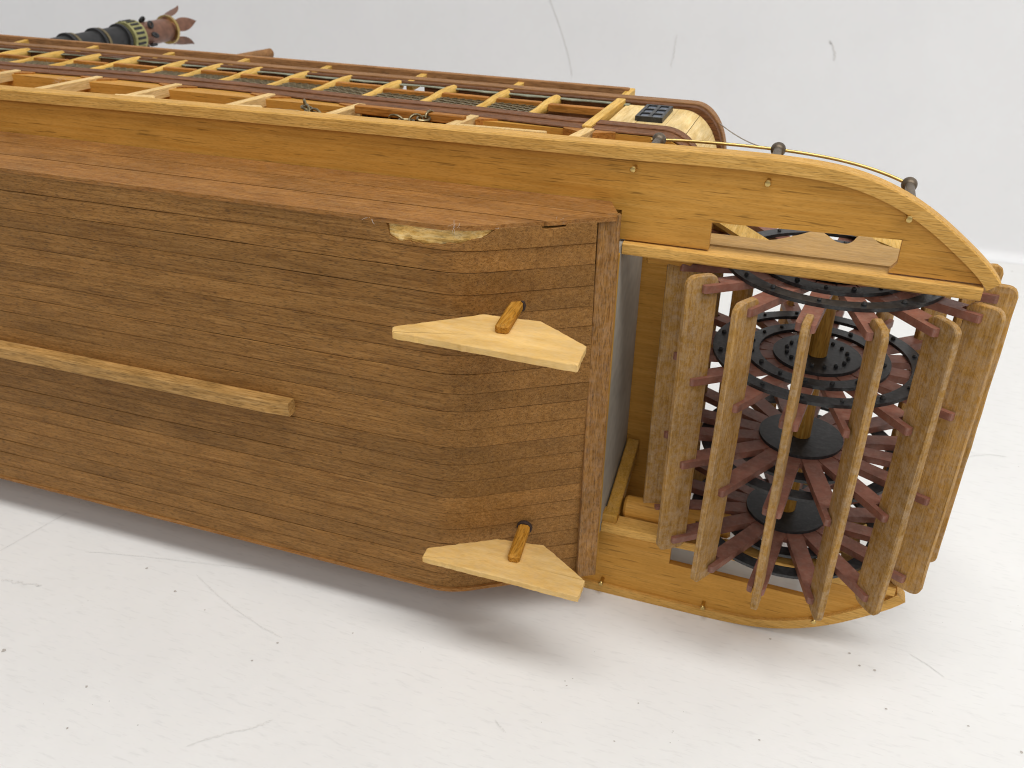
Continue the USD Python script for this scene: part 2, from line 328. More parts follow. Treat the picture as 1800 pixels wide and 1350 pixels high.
# ------------------------------------------------------------------ the boat
B = xf('model_steamboat', loc=(0, 0, LIFT))
tag(stage.GetPrimAtPath(B), 'wooden model sternwheel riverboat lying on its side on the white table, hull bottom towards us', 'model boat')

W = 0.0604; TX, TY = 0.0374, 0.0239; H = 0.0347; XB = -0.36
slope = TY / TX
def bottom(x, xk=0.0, rad=0.014):
    """height of the hull bottom: flat, a soft bend at xk, then the stern rake"""
    x = np.asarray(x, float) - xk
    a = rad * math.tan(math.atan(slope) / 2) * 1.6
    y = np.where(x < -a, 0, np.where(x > a, x * slope, slope * (x + a) ** 2 / (4 * a)))
    return y
# inner core, glue stained
xs = np.r_[np.linspace(XB, -.02, 20), np.linspace(-.016, TX - .001, 18)]
core = Polygon([(x, float(bottom(x, -.004)) + .0022) for x in xs] + [(.0318, H - .0006), (XB, H - .0006)])
put('hull_core', extrude_xy(core, -W + .0009, W - .0009), 'glue_dark', B)
# bottom planks
NPL = 20; PW = 2 * W / NPL
TEND = 0.0327
xs = np.r_[np.linspace(XB, -.03, 90), np.linspace(-.028, TEND, 110)]
seam = [(-W + PW * i) for i in range(NPL + 1)]
def plank(i):
    a, b = seam[i], seam[i + 1]
    kx = 0.0035 * ((a + b) / 2) / W - .0005
    tight = [.00007, .00009, .00016, .00026][int(rng.integers(4))]
    gA = tight * np.clip(.15 + 2.4 * (meshkit.fbm(np.stack([xs * 38, np.full_like(xs, i * 3.1), xs * 0], -1), 2, i) - .12), .1, 2.2)
    gB = tight * np.clip(.15 + 2.4 * (meshkit.fbm(np.stack([xs * 31, np.full_like(xs, i * 5.3 + 9), xs * 0], -1), 2, i + 40) - .12), .1, 2.2)
    za = a + (gA if i else 0) * .5 + wob(xs, 3 * i + 1, .00010, 45) + (wob(xs, i + 50, .0003, 9) if i else 0)
    zb = b - (gB if i < NPL - 1 else 0) * .5 + wob(xs, 3 * i + 2, .00010, 45) + (wob(xs, i + 51, .0003, 9) if i < NPL - 1 else 0)
    if i == 0: za = np.full_like(xs, a)
    if i == NPL - 1:
        zb = np.full_like(xs, b)
        # broken edge near the bend
        kn = np.interp(xs, [-.0176, -.0171, -.0165, -.010, -.004, .003, .008, .0115], [0, .0038, .0045, .0048, .0044, .0036, .0022, 0])
        jag = wob(xs, 333, .0016, 420)
        zb = zb - np.where(kn > 0, np.maximum(kn + jag, 0), 0)
        kn2 = np.interp(xs, [.020, .0205, .0255, .0258], [0, .0012, .0009, 0]); zb = zb - kn2
    off = rng.normal(0, .00005)
    secs = []
    th, ch = .0011, .00011
    for x, u, v, k in zip(xs, za, zb, wob(xs, i + 200, .00006, 30)):
        y = float(bottom(x, kx)); d = (float(bottom(x + .0005, kx)) - float(bottom(x - .0005, kx))) / .001
        n = np.array((d, -1.0)); n /= np.linalg.norm(n)
        def P(z, h): return (x + n[0] * h, y + .001 + n[1] * h - 0.0, z)
        h = .001 + off + k
        m = (u + v) / 2
        secs.append([P(u, h - th), P(u, h - ch), P(u + ch, h), P(m, h + .00003), P(v - ch, h), P(v, h - ch), P(v, h - th)])
    return loft(secs)
for i in range(NPL): put('bottom_plank', plank(i), 'mahogany_plank', B)
# exposed cream filler under the break
xx = np.linspace(-.019, .0128, 110); secs = []
for x in xx:
    y = float(bottom(x, .003)); b = .00035 + wob(np.array([x]), 5, .0003, 200)[0]
    r1, r2 = wob(np.array([x]), 15, .0006, 420)[0], wob(np.array([x]), 16, .0006, 350)[0]
    secs.append([(x, y + .0026, W - .0068), (x, y + b + .0006 + r1, W - .0064), (x, y + b + .0002 + r2, W - .0045), (x, y + b + r1, W - .003), (x, y + b + .0004 + r2, W - .0015), (x, y + b + .0005, W - .0006), (x, y + .0026, W - .0004)])
put('exposed_filler', loft(secs), 'filler_wood', B, label='cream filler wood bared where the edge plank has broken away')
xx = np.linspace(.0195, .0265, 8)
put('exposed_filler', loft([[(x, float(bottom(x)) + .0024, W - .0022), (x, float(bottom(x)) + .0004, W - .002), (x, float(bottom(x)) + .0004, W - .0004), (x, float(bottom(x)) + .0024, W - .0003)] for x in xx]), 'filler_wood', B)
# side planks, clipped by the chine
for sgn in (1, -1):
    for j, (y0, y1) in enumerate(((-.002, .0116), (.0122, .0231), (.0236, H - .0003))):
        n = 90; X = np.r_[np.linspace(XB, -.025, 40), np.linspace(-.02, TX + .001, 40)]
        low = np.maximum(y0 + wob(X, 70 + j, .0001, 40), bottom(X, .0025 * sgn) - .00035 + wob(X, 90 + j, .00016, 160))
        poly = Polygon(list(zip(X, low)) + [(TX + .001, y1), (XB, y1)]).buffer(0)
        end = Polygon([(XB, -.01), (TX - .0002, -.01), (TX + .0002, TY - .0006), (TX + .0004, TY), (.0330, H), (XB, H)])
        poly = poly.intersection(end)
        if poly.geom_type != 'Polygon': poly = max(poly.geoms, key=lambda g: g.area)
        z0, z1 = W - .0004 + .0003 * 0, W + .0008 + rng.normal(0, .00006)
        m = extrude_xy(poly, min(sgn * z0, sgn * z1), max(sgn * z0, sgn * z1))
        put('side_plank', m, 'mahogany_side' , B)
# transom edging strip on the rake
nv = np.array((slope, -1.0)); nv /= np.linalg.norm(nv); tv = np.array((1, slope)); tv /= np.linalg.norm(tv)
o = np.array((TEND + .00025, float(bottom(TEND + .00025))))
Ls = (TX + .0006 - TEND) / tv[0]
secs = []
for z in np.linspace(-W - .0006, W + .0008, 60):
    l0 = wob(np.array([z]), 11, .0001, 90)[0]; l1 = Ls + wob(np.array([z]), 12, .00015, 90)[0]
    def P(l, h): q = o + tv * l + nv * h; return (q[0], q[1] + .001 * 0, z)
    secs.append([P(l0, -.0012), P(l0, .0003), P(l0 + .0002, .0005), P(l1 - .0002, .0005), P(l1, .0003), P(l1, -.0012)])
put('transom_strip', loft(secs), 'mahogany_across', B)
put('transom_edging', cbox((TX - .0006, TY + .0004, -W + .002), (TX + .0010, TY + .0022, .0500), .0001), 'golden_across', B)
put('transom_wall', cbox((TX - .0014, TY + .0016, -.0500), (TX - .0002, .0669, .0500), .0001), 'grey_paint', B)
# keel
xs2 = np.linspace(XB, -.0523, 40); secs = []
for x in xs2:
    e = min(1, (-.0523 - x) / .0015 + .35); w1 = wob(np.array([x]), 21, .0001, 60)[0]
    zt, zb = .0006, -.0040; h = -.0042 * (1 if e >= 1 else (.75 + .25 * e))
    secs.append([(x, .0002, zt), (x, h + .0005, zt + w1), (x, h, zt - .0004 + w1), (x, h, zb + .0004), (x, h + .0004, zb), (x, .0002, zb)])
put('keel', loft(secs), 'keel_wood', B)
# rudders
def rudder(dx, zc, pts, sx, bent):
    r = xf('rudder', B)
    P = Polygon(pts).buffer(-.0004, join_style=2).buffer(.0004, quad_segs=3)
    z0, z1 = zc - .0010, zc + .0010
    ring = np.array(P.segmentize(.0012).exterior.coords)[:-1]; k = len(ring)
    ctr = np.array(P.centroid.coords[0])
    ring = ring + (rng.normal(0, .00008, ring.shape))
    inn = ring + (ctr - ring) / np.linalg.norm(ctr - ring, axis=1)[:, None] * .00022
    L = [np.c_[inn, np.full(k, z0)], np.c_[ring, np.full(k, z0 + .0002)], np.c_[ring, np.full(k, z1 - .0002)], np.c_[inn, np.full(k, z1)]]
    m = loft(L)
    # replace fan caps (polygon is star shaped about the centroid)
    V = list(m.vertices); F = [tuple(f) for f in m.faces if not (all(i < k for i in f) or all(i >= 3 * k for i in f))]
    for base, z in ((0, z0), (3 * k, z1)):
        c = len(V); V.append((ctr[0], ctr[1], z))
        for j in range(k):
            a, b = base + j, base + (j + 1) % k
            F.append((a, b, c) if z == z1 else (b, a, c))
    m = tm(V, F); m.fix_normals()
    put('blade', m, 'rudder_wood', r)
    a, b = sx
    put('stock', join([bar(a, b, .0036, .0030, c=.0007)]), 'stock_wood', r)
    d = np.array(b) - np.array(a); d /= np.linalg.norm(d)
    q = np.array(b) - d * .0022
    put('stock_collar', rod(q + d * .0003, q + d * .0016, .0025, 12), 'glue_dark', r)
rudder(0, .0360, [(-.0102, -.0152), (-.0112, -.0125), (.0078, .0028), (.0237, .0040), (.0383, -.0058), (.0391, -.0164)], ((.0163, -.0068, .0380), (.0148, .0108, .0380)), 0)
rudder(0, -.0398, [(-.0069, -.0110), (-.0071, -.0068), (.0112, .0046), (.0258, .0066), (.0415, -.0045), (.0416, -.0118)], ((.0195, -.0042, -.0378), (.0176, .0128, -.0378)), 0)

# ------------------------------------------------------------------ main deck
inner = .0508; D = .0730
out_pts = [(XB, .0719), (-.176, .0721), (-.107, .0727), (-.048, .0730), (.0046, .0731), (.036, .0732), (.0656, .0735), (.0795, .0732), (.0932, .0717), (.103, .0686), (.1117, .0641), (.121, .0574), (.1284, .0508)]
outline = spline(out_pts, 220)
outline2 = spline(out_pts + [(.1293, .0497)], 230)
for sgn in (1, -1):
    o_ = [(x, z * sgn) for x, z in outline]
    notch = sbox(.0606, .0500 * 1, .1078, .0586)
    notch = Polygon([(.0606, .0490), (.0606, .0585), (.1078, .0597), (.1078, .0535), (.1062, .0512), (.1062, .0490)])
    if sgn < 0: notch = Polygon([(x, -z) for x, z in notch.exterior.coords])
    arm = Polygon(o_ + [(.1284, inner * sgn), (.0362, inner * sgn), (.0362, .0590 * sgn), (XB, .0590 * sgn)]).buffer(0).difference(notch)
    if arm.geom_type != 'Polygon': arm = max(arm.geoms, key=lambda g: g.area)
    # joint beside the notch: the end piece is a separate board
    cut = .1079
    a1 = arm.intersection(sbox(XB - 1, -1, cut - .00008, 1)); a2 = arm.intersection(sbox(cut + .00008, -1, 1, 1))
    a3 = arm.intersection(sbox(cut - .001, sgn * .0598 if sgn > 0 else -1, cut + .001, 1 if sgn > 0 else -.0598))
    put('deck_underside_board', extrude_xz(arm, H, H + .0022), 'golden_board', B)
    # outer batten
    bt = strip_xz([(x, z * sgn) for x, z in outline2], sgn, H - .0012, H + .0042, .0036, .0004)
    put('deck_edge_batten', bt, 'golden_batten', B)
    # inner batten with lit upper face
    secs = []
    for x in np.linspace(.0374, .1284, 60):
        w1 = wob(np.array([x]), 31, .00012, 80)[0]
        a, b = (.0470, .0503)
        secs.append([(x, H - .0016 + w1, a * sgn), (x, H - .0018 + w1, (a + .0004) * sgn), (x, H - .0018 + w1, (b - .0004) * sgn), (x, H - .0014, b * sgn), (x, H + .0045, b * sgn), (x, H + .0045, a * sgn)])
    put('arm_batten', loft(secs), 'golden_batten', B)
    # fretwork bearer board with scalloped edge, standing on the arm
    fx = [.052, .0594, .067, .0741, .0823, .0868, .0886, .0906, .0935, .0957, .0976, .0991, .1010, .1030, .1052, .1096, .118]
    fy = [.0500, .0508, .0510, .0508, .0580, .0632, .0640, .0612, .0563, .0556, .0580, .0636, .0662, .0636, .0590, .0570, .0550]
    from scipy.interpolate import PchipInterpolator
    X = np.linspace(.052, .118, 120)
    poly = Polygon([(.052, H + .0114)] + list(zip(X, PchipInterpolator(fx, fy)(X) + .0045)) + [(.118, H + .0114)])
    put('bearer_board', extrude_xy(poly, min(.0473 * sgn, .0484 * sgn), max(.0473 * sgn, .0484 * sgn)), 'bearer_wood', B)
    for xq in (.0525, .1125): put('bearer_foot', cbox((xq, H + .0044, .0474 * sgn), (xq + .005, H + .0116, .0482 * sgn), .0001), 'bearer_wood', B)
    def brace(ax, ay, bx, by, w):
        d = np.array((bx - ax, by - ay)); d /= np.linalg.norm(d); q = np.array((-d[1], d[0])) * w / 2
        a_, b_ = np.array((ax, ay)), np.array((bx, by))
        put('diagonal_brace', extrude_xy(Polygon([a_ - q, b_ - q, b_ + q, a_ + q]), min(.0459 * sgn, .0472 * sgn), max(.0459 * sgn, .0472 * sgn)), 'yellow_post', B)
    brace(.0550, .0800, .0790, .0480, .0066)
    brace(.0985, .0801, .1190, .0607, .0070)
    # rail pins through the deck
    for x, z in ((.0390, .0712), (.0735, .0712), (.1078, .0660)):
        put('rail_pin', lathe((x, H + .001, z * sgn), (x, H - .0036, z * sgn), [(0, 0), (.00062, 0), (.00062, .0034), (.0007, .0036), (.0009, .0040), (.0007, .0044), (0, .0046)], 10), 'brass', B, smooth=40)
# main deck plate over the hull
put('main_deck', cbox((XB, H + .0024, -.0715), (.0362, H + .0038, .0715), .0002), 'golden_board', B)
put('main_cabin', cbox((XB, H + .0040, -.052), (.0358, .0668, .052), .0003), 'golden_board', B)

# stanchions with bead tops and the brass rail
for sgn in (1, -1):
    st = [(.0397, .0630, .0718), (.0733, .0646, .0718), (.1087, .0602, .0668)]
    for x, y, z in st:
        s_ = xf('rail_stanchion', B)
        put('post', rod((x, H + .002, z * sgn), (x, y, z * sgn), .0012, 14), 'bronze_bead', s_, smooth=40)
        put('bead', trimesh.creation.icosphere(2, .0021).apply_translation((x, y, z * sgn)), 'bronze_bead', s_, smooth=True)
    rail = spline([(.0376, .0622, .0718), (.0397, .0630, .0718), (.056, .0637, .0722), (.0733, .0646, .0718), (.0850, .0640, .0712), (.0970, .0625, .0698), (.1087, .0602, .0668)], 50)
    rail[:, 2] *= sgn
    put('brass_rail', tube(rail, .00047, 10), 'brass', B, smooth=40)

# posts from main deck to boiler deck, with brackets under the deck
ST = .035
def SB(x): return np.interp(x, [-.44, -.2157, -.1663, -.1159, -.0681, -.0279, .0111, .05], [.0110, .0100, .0118, .0102, .0058, .0046, .0008, 0.])
def SH(x): return np.interp(x, [-.44, -.2595, -.2001, -.1418, -.0910, -.0445, -.0014, .0188, .05], [.0120, .0086, .0080, .0052, .0040, .0030, .0012, .0006, 0.])
yb = lambda x: .0672 + float(SB(x))
for sgn in (1, -1):
    for k, x in enumerate((-.250, -.2120, -.1746, -.1388, -.0985, -.0621, -.0212, .0175)):
        y1 = yb(x) + .0006
        put('deck_post', bar((x - .0045, H + .003, .0708 * sgn), (x, y1, .0704 * sgn), .0034, .0032, up=(1, 0, 0), c=.0002), 'pale_post', B)
        for s2 in (-1, 1):
            xx = np.linspace(0, .0062, 10); curve = .0040 * (1 - (xx / .0062) ** .8) * .75 + .0012
            poly = Polygon([(x + s2 * (.0019 + a), y1 - c_) for a, c_ in zip(xx, curve)] + [(x + s2 * (.0019 + .0062), y1), (x + s2 * .0019, y1)]).buffer(0)
            put('post_bracket', extrude_xy(poly, min(.0696 * sgn, .0717 * sgn), max(.0696 * sgn, .0717 * sgn)), 'rail_wood', B)
# beam and dark stair opening
put('cross_beam', bar((-.0600, .0655, .0722), (-.0215, .0640, .0720), .0030, .0026, c=.0003), 'rail_wood', B)
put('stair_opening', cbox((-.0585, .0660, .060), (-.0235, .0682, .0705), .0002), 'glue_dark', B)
put('bracket_batten', bar((-.020, .0535, .0722), (.008, .0545, .0722), .0016, .0022, c=.0002), 'pale_post', B)
for x0 in (-.0965, -.139):
    put('rail_cradle', bar((x0 - .004, .0500, .0720), (x0 + .006, .0580, .0708), .0042, .0022, up=(0, 0, 1), c=.0004), 'pale_post', B)
put('brass_rod', rod((-.1140, .0516, .0718), (-.0990, .0514, .0718), .0007, 10), 'brass', B, smooth=40)
put('brass_rod', rod((-.0922, .0530, .0718), (-.0742, .0543, .0718), .0009, 10), 'brass', B, smooth=40)
def chain(pts, nl):
    P = spline(pts, nl); ms = []
    for i in range(nl - 1):
        a, b = P[i], P[i + 1]; d = b - a; L = np.linalg.norm(d) * .74; d = d / np.linalg.norm(d)
        s = np.cross(d, (0.2, 0.1, 1) if i % 2 else (1, .3, .1)); s /= np.linalg.norm(s); c = (a + b) / 2
        t = np.linspace(0, 2 * np.pi, 15)
        q = np.array([c + d * L * math.cos(u) + s * .0017 * math.sin(u) for u in t])
        ms.append(tube(q, .00042, 6))
    return join(ms)
ch = put('hanging_chain', chain([(-.0788, .0650, .0722), (-.0765, .0620, .0722), (-.0735, .0580, .0722), (-.0700, .0540, .0724), (-.0650, .0508, .0726)], 6), 'old_brass', B, smooth=40)
ch = put('hanging_chain', chain([(-.0330, .0655, .0722), (-.0338, .0610, .0722), (-.0355, .0570, .0722), (-.0380, .0545, .0724), (-.0420, .0545, .0726)], 6), 'old_brass', B, smooth=40)

# ------------------------------------------------------------------ boiler deck
def deck_outline(zedge, xend, rc, xstart=XB - .07, n=24):
    a = np.linspace(np.pi / 2, 0, n)
    P = [(xstart, zedge)] + [(x, zedge) for x in np.linspace(xstart + .01, xend - rc[0], 60)] + [(xend - rc[0] + rc[0] * math.cos(t), zedge - rc[1] + rc[1] * math.sin(t)) for t in a[1:]] + [(xend, z) for z in np.linspace(zedge - rc[1] - .004, 0, 6)]
    return np.array(P)
def full(P): return Polygon(list(P) + [(x, -z) for x, z in P[::-1]])
bo = deck_outline(.0715, .0516, (.0130, .0150))
put('boiler_deck', shear(extrude_xz(full(bo).buffer(-.0003).segmentize(.02), .0672, .0690), SB), 'golden_board', B)
def two_sided(P): return np.vstack([P, np.stack([P[::-1, 0], -P[::-1, 1]], 1)[1:]])
def band(P, y0, y1, th, s, amp=0.0, seed=1):
    Q = two_sided(P)
    f0 = lambda x: y0 + float(s(x)) + float(wob(np.array([x]), seed, amp, 22)[0]); f1 = lambda x: y1 + float(s(x)) + float(wob(np.array([x]), seed + 3, amp, 22)[0])
    return strip_xz(Q, 1, f0, f1, th, .0002)
put('boiler_fascia', band(bo, .0676, .0741, .0004, SB, .00035, 41), 'mahogany_strip', B)
bo2 = deck_outline(.0719, .0520, (.0133, .0153))
put('boiler_fascia', band(bo2, .0736, .0784, .0005, SB, .00025, 47), 'mahogany_strip', B)
# lattice railing, rails and turned posts of the boiler deck
DX = [-.3050, -.2860, -.2670, -.2485, -.2299, -.2103, -.1905, -.1673, -.1497, -.1309, -.1094, -.0900, -.0686, -.0461, -.0253, -.0060]
for sgn in (1, -1):
    for i, x in enumerate(DX):
        y0, y1 = .0690 + float(SB(x)), .1112 + float(SH(x))
        put('turned_post', lathe((x - .0010, y0, .0704 * sgn), (x, y1, .0702 * sgn), [(0, 0), (.0014, 0), (.0014, .020), (.0017, .024), (.0020, .029), (.0021, .036), (.0019, .0405), (0, .0408)], 12), 'yellow_post', B, smooth=35)
        if i < len(DX) - 1:
            xa, xb = x + .0016, DX[i + 1] - .0016
            hy = .0975 + .6 * float(SB(x)) + rng.normal(0, .0006)
            put('rail', bar((xa, hy, .0708 * sgn), (xb, hy - .0005 + rng.normal(0, .0004), .0708 * sgn), .0024, .0024, c=.0002), 'rail_wood', B)
            # brass lattice panel below the rail
            ms = []
            w = xb - xa; yA, yB = hy - .0135, hy - .0016; n = 6
            for k in range(-3, n + 1):
                for d in (1, -1):
                    p0 = np.array((xa + w * k / n, yA)); p1 = np.array((xa + w * (k + 3) / n, yB))
                    t0 = max(0, (xa - p0[0]) / (p1[0] - p0[0])); t1 = min(1, (xb - p0[0]) / (p1[0] - p0[0]))
                    if t1 - t0 < .05: continue
                    a, b = p0 + (p1 - p0) * t0, p0 + (p1 - p0) * t1
                    if d < 0: a, b = np.array((xa + xb - a[0], a[1])), np.array((xa + xb - b[0], b[1]))
                    ms.append(bar((a[0], a[1], (.0707 + d * .0001) * sgn), (b[0], b[1], (.0707 + d * .0001) * sgn), .0007, .0004, c=.00005))
            put('lattice_panel', join(ms), 'old_brass', B)
    xe = .0172
    put('end_post', bar((xe - .001, .0690, .0706 * sgn), (xe, .1116, .0706 * sgn), .0042, .003, up=(1, 0, 0), c=.0002), 'yellow_post', B)
    xa, xb = DX[-1] + .0016, xe - .0022
    put('rail', bar((xa, .0975, .0708 * sgn), (xb, .0970, .0708 * sgn), .0026, .0024), 'rail_wood', B)

# cream planked stern cabin with round corners and a small black window
co = deck_outline(.0700, .0512, (.0125, .0170), xstart=.0192, n=30)
Q = co; s_acc = np.r_[0, np.cumsum(np.linalg.norm(np.diff(Q, axis=0), axis=1))]
cuts = [0, .0085, .0180, .0250, .0320, .0375, .0450, .0525, .060, .068, .078, .090, s_acc[-1]]
def path_at(u): return np.stack([np.interp(u, s_acc, Q[:, 0]), np.interp(u, s_acc, Q[:, 1])], -1)
for sgn in (1, -1):
    for k in range(len(cuts) - 1):
        u = np.linspace(cuts[k] + .00006, cuts[k + 1] - .00006, 9); P = path_at(u)
        m = strip_xz(P, 1, .0690, .1114, .0008 + rng.normal(0, .00005), .00012)
        if sgn < 0: m.vertices[:, 2] *= -1; m.invert()
        put('cabin_plank', m, 'cream_wood', B)
wd = xf('window', B)
wx0, wx1, wy0, wy1, wz = .0270, .0358, .0885, .1073, .0707
fr = sbox(wx0, wy0, wx1, wy1)
pw, ph = (wx1 - wx0 - .0030) / 2, (wy1 - wy0 - .0042) / 3
panes = []
for i in range(2):
    for j in range(3):
        x0 = wx0 + .0010 + i * (pw + .0010); y0 = wy0 + .0010 + j * (ph + .0011)
        panes.append((x0, y0, x0 + pw, y0 + ph))
fr = fr.difference(unary_union([sbox(*p) for p in panes]))
put('frame', extrude_xy(fr, wz, wz + .0017), 'black_paint', wd)
for p in panes: put('pane', cbox((p[0], p[1], wz), (p[2], p[3], wz + .0012), .00005), 'pane_grey', wd)

# ------------------------------------------------------------------ hurricane deck
ho = deck_outline(.0714, .0530, (.0115, .0180))
plate = full(ho).segmentize(.02).difference(sbox(-.0720, .0600, -.0580, .0708))
put('hurricane_deck', shear(extrude_xz(plate, .1112, .1128), SH), 'mahogany_strip', B)
put('hurricane_fascia', band(ho, .1112, .1148, .0004, SH, .0002, 61), 'mahogany_strip', B)
ho2 = deck_outline(.0718, .0534, (.0118, .0183))
put('hurricane_fascia', band(ho2, .1142, .1190, .0006, SH, .0002, 67), 'mahogany_fascia', B)
# scalloped metal valance hanging under the deck edge
for sgn in (1, -1):
    X = np.arange(XB - .06, .0205, .0006)
    lowv = .1078 + .0012 * np.abs(np.sin(X / .0052)) ** .7 + SH(X) + wob(X, 77, .0005, 30)
    m = extrude_xy(Polygon(list(zip(X, lowv)) + [(X[-1], .1112 + SH(X[-1])), (X[0], .1112 + SH(X[0]))]), min(.0709 * sgn, .0712 * sgn), max(.0709 * sgn, .0712 * sgn))
    put('valance', m, 'valance_metal', B)
    for x in (-.345, -.3050, -.2645, -.2241, -.1831, -.1452, -.1064, -.0646, -.0249, .0158):
        put('roof_rail_post', bar((x, .1190 - ST * x - .006, .0700 * sgn), (x + .0012, .1292 - ST * x, .0714 * sgn), .0034, .0026, up=(1, 0, 0), c=.0002), 'yellow_post', B)
    put('roof_rail', bar((-.42, .1262 + ST * .42, .0722 * sgn), (.0168, .1258 - ST * .0168, .0722 * sgn), .0022, .0030, c=.0003), 'mahogany_fascia', B)
put('upper_cabin', cbox((XB - .06, .0692 + .0118, -.050), (.016, .1108, .050), .0003), 'cream_wood', B)
# brown spar stub beyond the roof rail
put('spar', rod((-.2095, .1180, .0600), (-.1885, .2140, .0600), .0024, 14), 'mahogany_fascia', B, smooth=40)
# thread from roof corner to the stanchion
th = spline([(.0496, .119, .0660), (.0560, .104, .0664), (.0640, .086, .0678), (.0722, .0660, .0716)], 20)
put('rigging_thread', tube(th, .00018, 6), 'thread', B)

# ------------------------------------------------------------------ funnel
fu = xf('funnel', B)
fx, fz = -.308, .0562; r0 = .0070
def fseg(y0, y1, r, mat, name, rr=None):
    put(name, lathe((fx, y0, fz), (fx, y1, fz), [(0, 0), (r, 0), (rr or r, y1 - y0), (0, y1 - y0)], 28), mat, fu, smooth=40)
fseg(.125, .2460, r0, 'funnel_black', 'pipe')
for y in (.205, .226): fseg(y, y + .0018, r0 + .0011, 'old_brass', 'band')
for y in (.2040, .2250, .2440): fseg(y - .002, y, r0 + .0014, 'funnel_black', 'flange')
ms = []
fseg(.2460, .2560, r0 + .0020, 'green_brass', 'collar')
for k in range(20):
    a = 2 * math.pi * k / 20; r = r0 + .0021
    c = np.array((fx + r * math.cos(a), .251, fz + r * math.sin(a)))
    m = cbox((-.0007, -.0032, -.0003), (.0007, .0032, .0003), .0001)
    T = trimesh.transformations.rotation_matrix(math.pi / 2 - a, (0, 1, 0)); m.apply_transform(T); m.apply_translation(c); ms.append(m)
put('collar_slots', join(ms), 'funnel_black', fu, kind='stuff')
fseg(.2562, .2850, r0 - .0004, 'funnel_brown', 'crown_pipe')
for a in np.linspace(0, 2 * np.pi, 9)[:-1]:
    c = (fx + (r0 + .001) * math.cos(a), .2640, fz + (r0 + .001) * math.sin(a))
    put('scroll', trimesh.creation.torus(.0016, .0008, 12, 8).apply_transform(trimesh.transformations.rotation_matrix(a + .6, (0, 1, 0))).apply_translation(c), 'funnel_black', fu, smooth=True)
fseg(.2842, .2862, r0 + .0014, 'brass', 'rim')
for k in range(5):
    a = 2 * math.pi * k / 5 + .35
    L, wdt = .0155, .0040; u = np.linspace(0, 1, 14)
    wv = wdt * np.sin(np.pi * np.clip(u * .86 + .14, 0, 1)) ** .8
    e = np.array((math.cos(a), 0, math.sin(a))); s = np.array((-math.sin(a), 0, math.cos(a)))
    secs = []
    for t, w_ in zip(u, wv):
        rad = r0 + .0050 * t ** 1.3; c = np.array((fx, .2835 + L * t, fz)) + e * rad; w_ = max(w_, .0002)
        secs.append([c - s * w_ - e * .0002, c - e * (-.0006), c + s * w_ - e * .0002, c - e * .0006])
    put('petal', loft(secs), 'funnel_brown', fu, smooth=50)

# ------------------------------------------------------------------ gap behind the transom
put('strut', bar((.0398, H + .0022, -.0462), (.0398, .0668, -.0352), .0046, .0042, up=(1, 0, 0), c=.0004), 'golden_across', B)
put('bearing_block', cbox((.0366, H - .0002, -.0508), (.0420, H + .0046, -.0440), .0004), 'golden_across', B)
put('engine_cylinder', rod((.0428, .0430, -.0455), (.0780, .0440, -.0455), .0040, 22, .2), 'golden_board', B, smooth=40)
put('engine_cylinder', rod((.0428, .0430, .0445), (.0560, .0440, .0445), .0030, 22, .2), 'golden_board', B, smooth=40)

# ------------------------------------------------------------------ paddle wheel
PWH = xf('paddle_wheel', B)
Xw, Yw, S_, RR = .09383, .05353, .028204, .04203
A0 = math.radians(-165.92); DA = math.radians(22.939)
angs = [A0 + DA * k for k in range(8)]
rest = (2 * math.pi - 7 * DA) / 9
angs += [angs[7] + rest * k for k in range(1, 9)]
def radial(poly2, a, z0, z1):
    """polygon in (radius, tangent) -> slab"""
    m = trimesh.creation.extrude_polygon(poly2, z1 - z0, engine='earcut'); v = m.vertices
    x = Xw + v[:, 0] * math.cos(a) - v[:, 1] * math.sin(a); y = Yw + v[:, 0] * math.sin(a) + v[:, 1] * math.cos(a)
    return tm(np.stack([x, y, z0 + v[:, 2]], 1), m.faces)
put('shaft', rod((Xw, Yw, -.0468), (Xw, Yw, .0468), .0028, 16), 'shaft_wood', PWH, smooth=40)
for sg in (1, -1): put('bearing', rod((Xw, Yw, .0452 * sg), (Xw, Yw, .0471 * sg), .0070, 20), 'black_paint', PWH, smooth=40)
ST2 = .0011
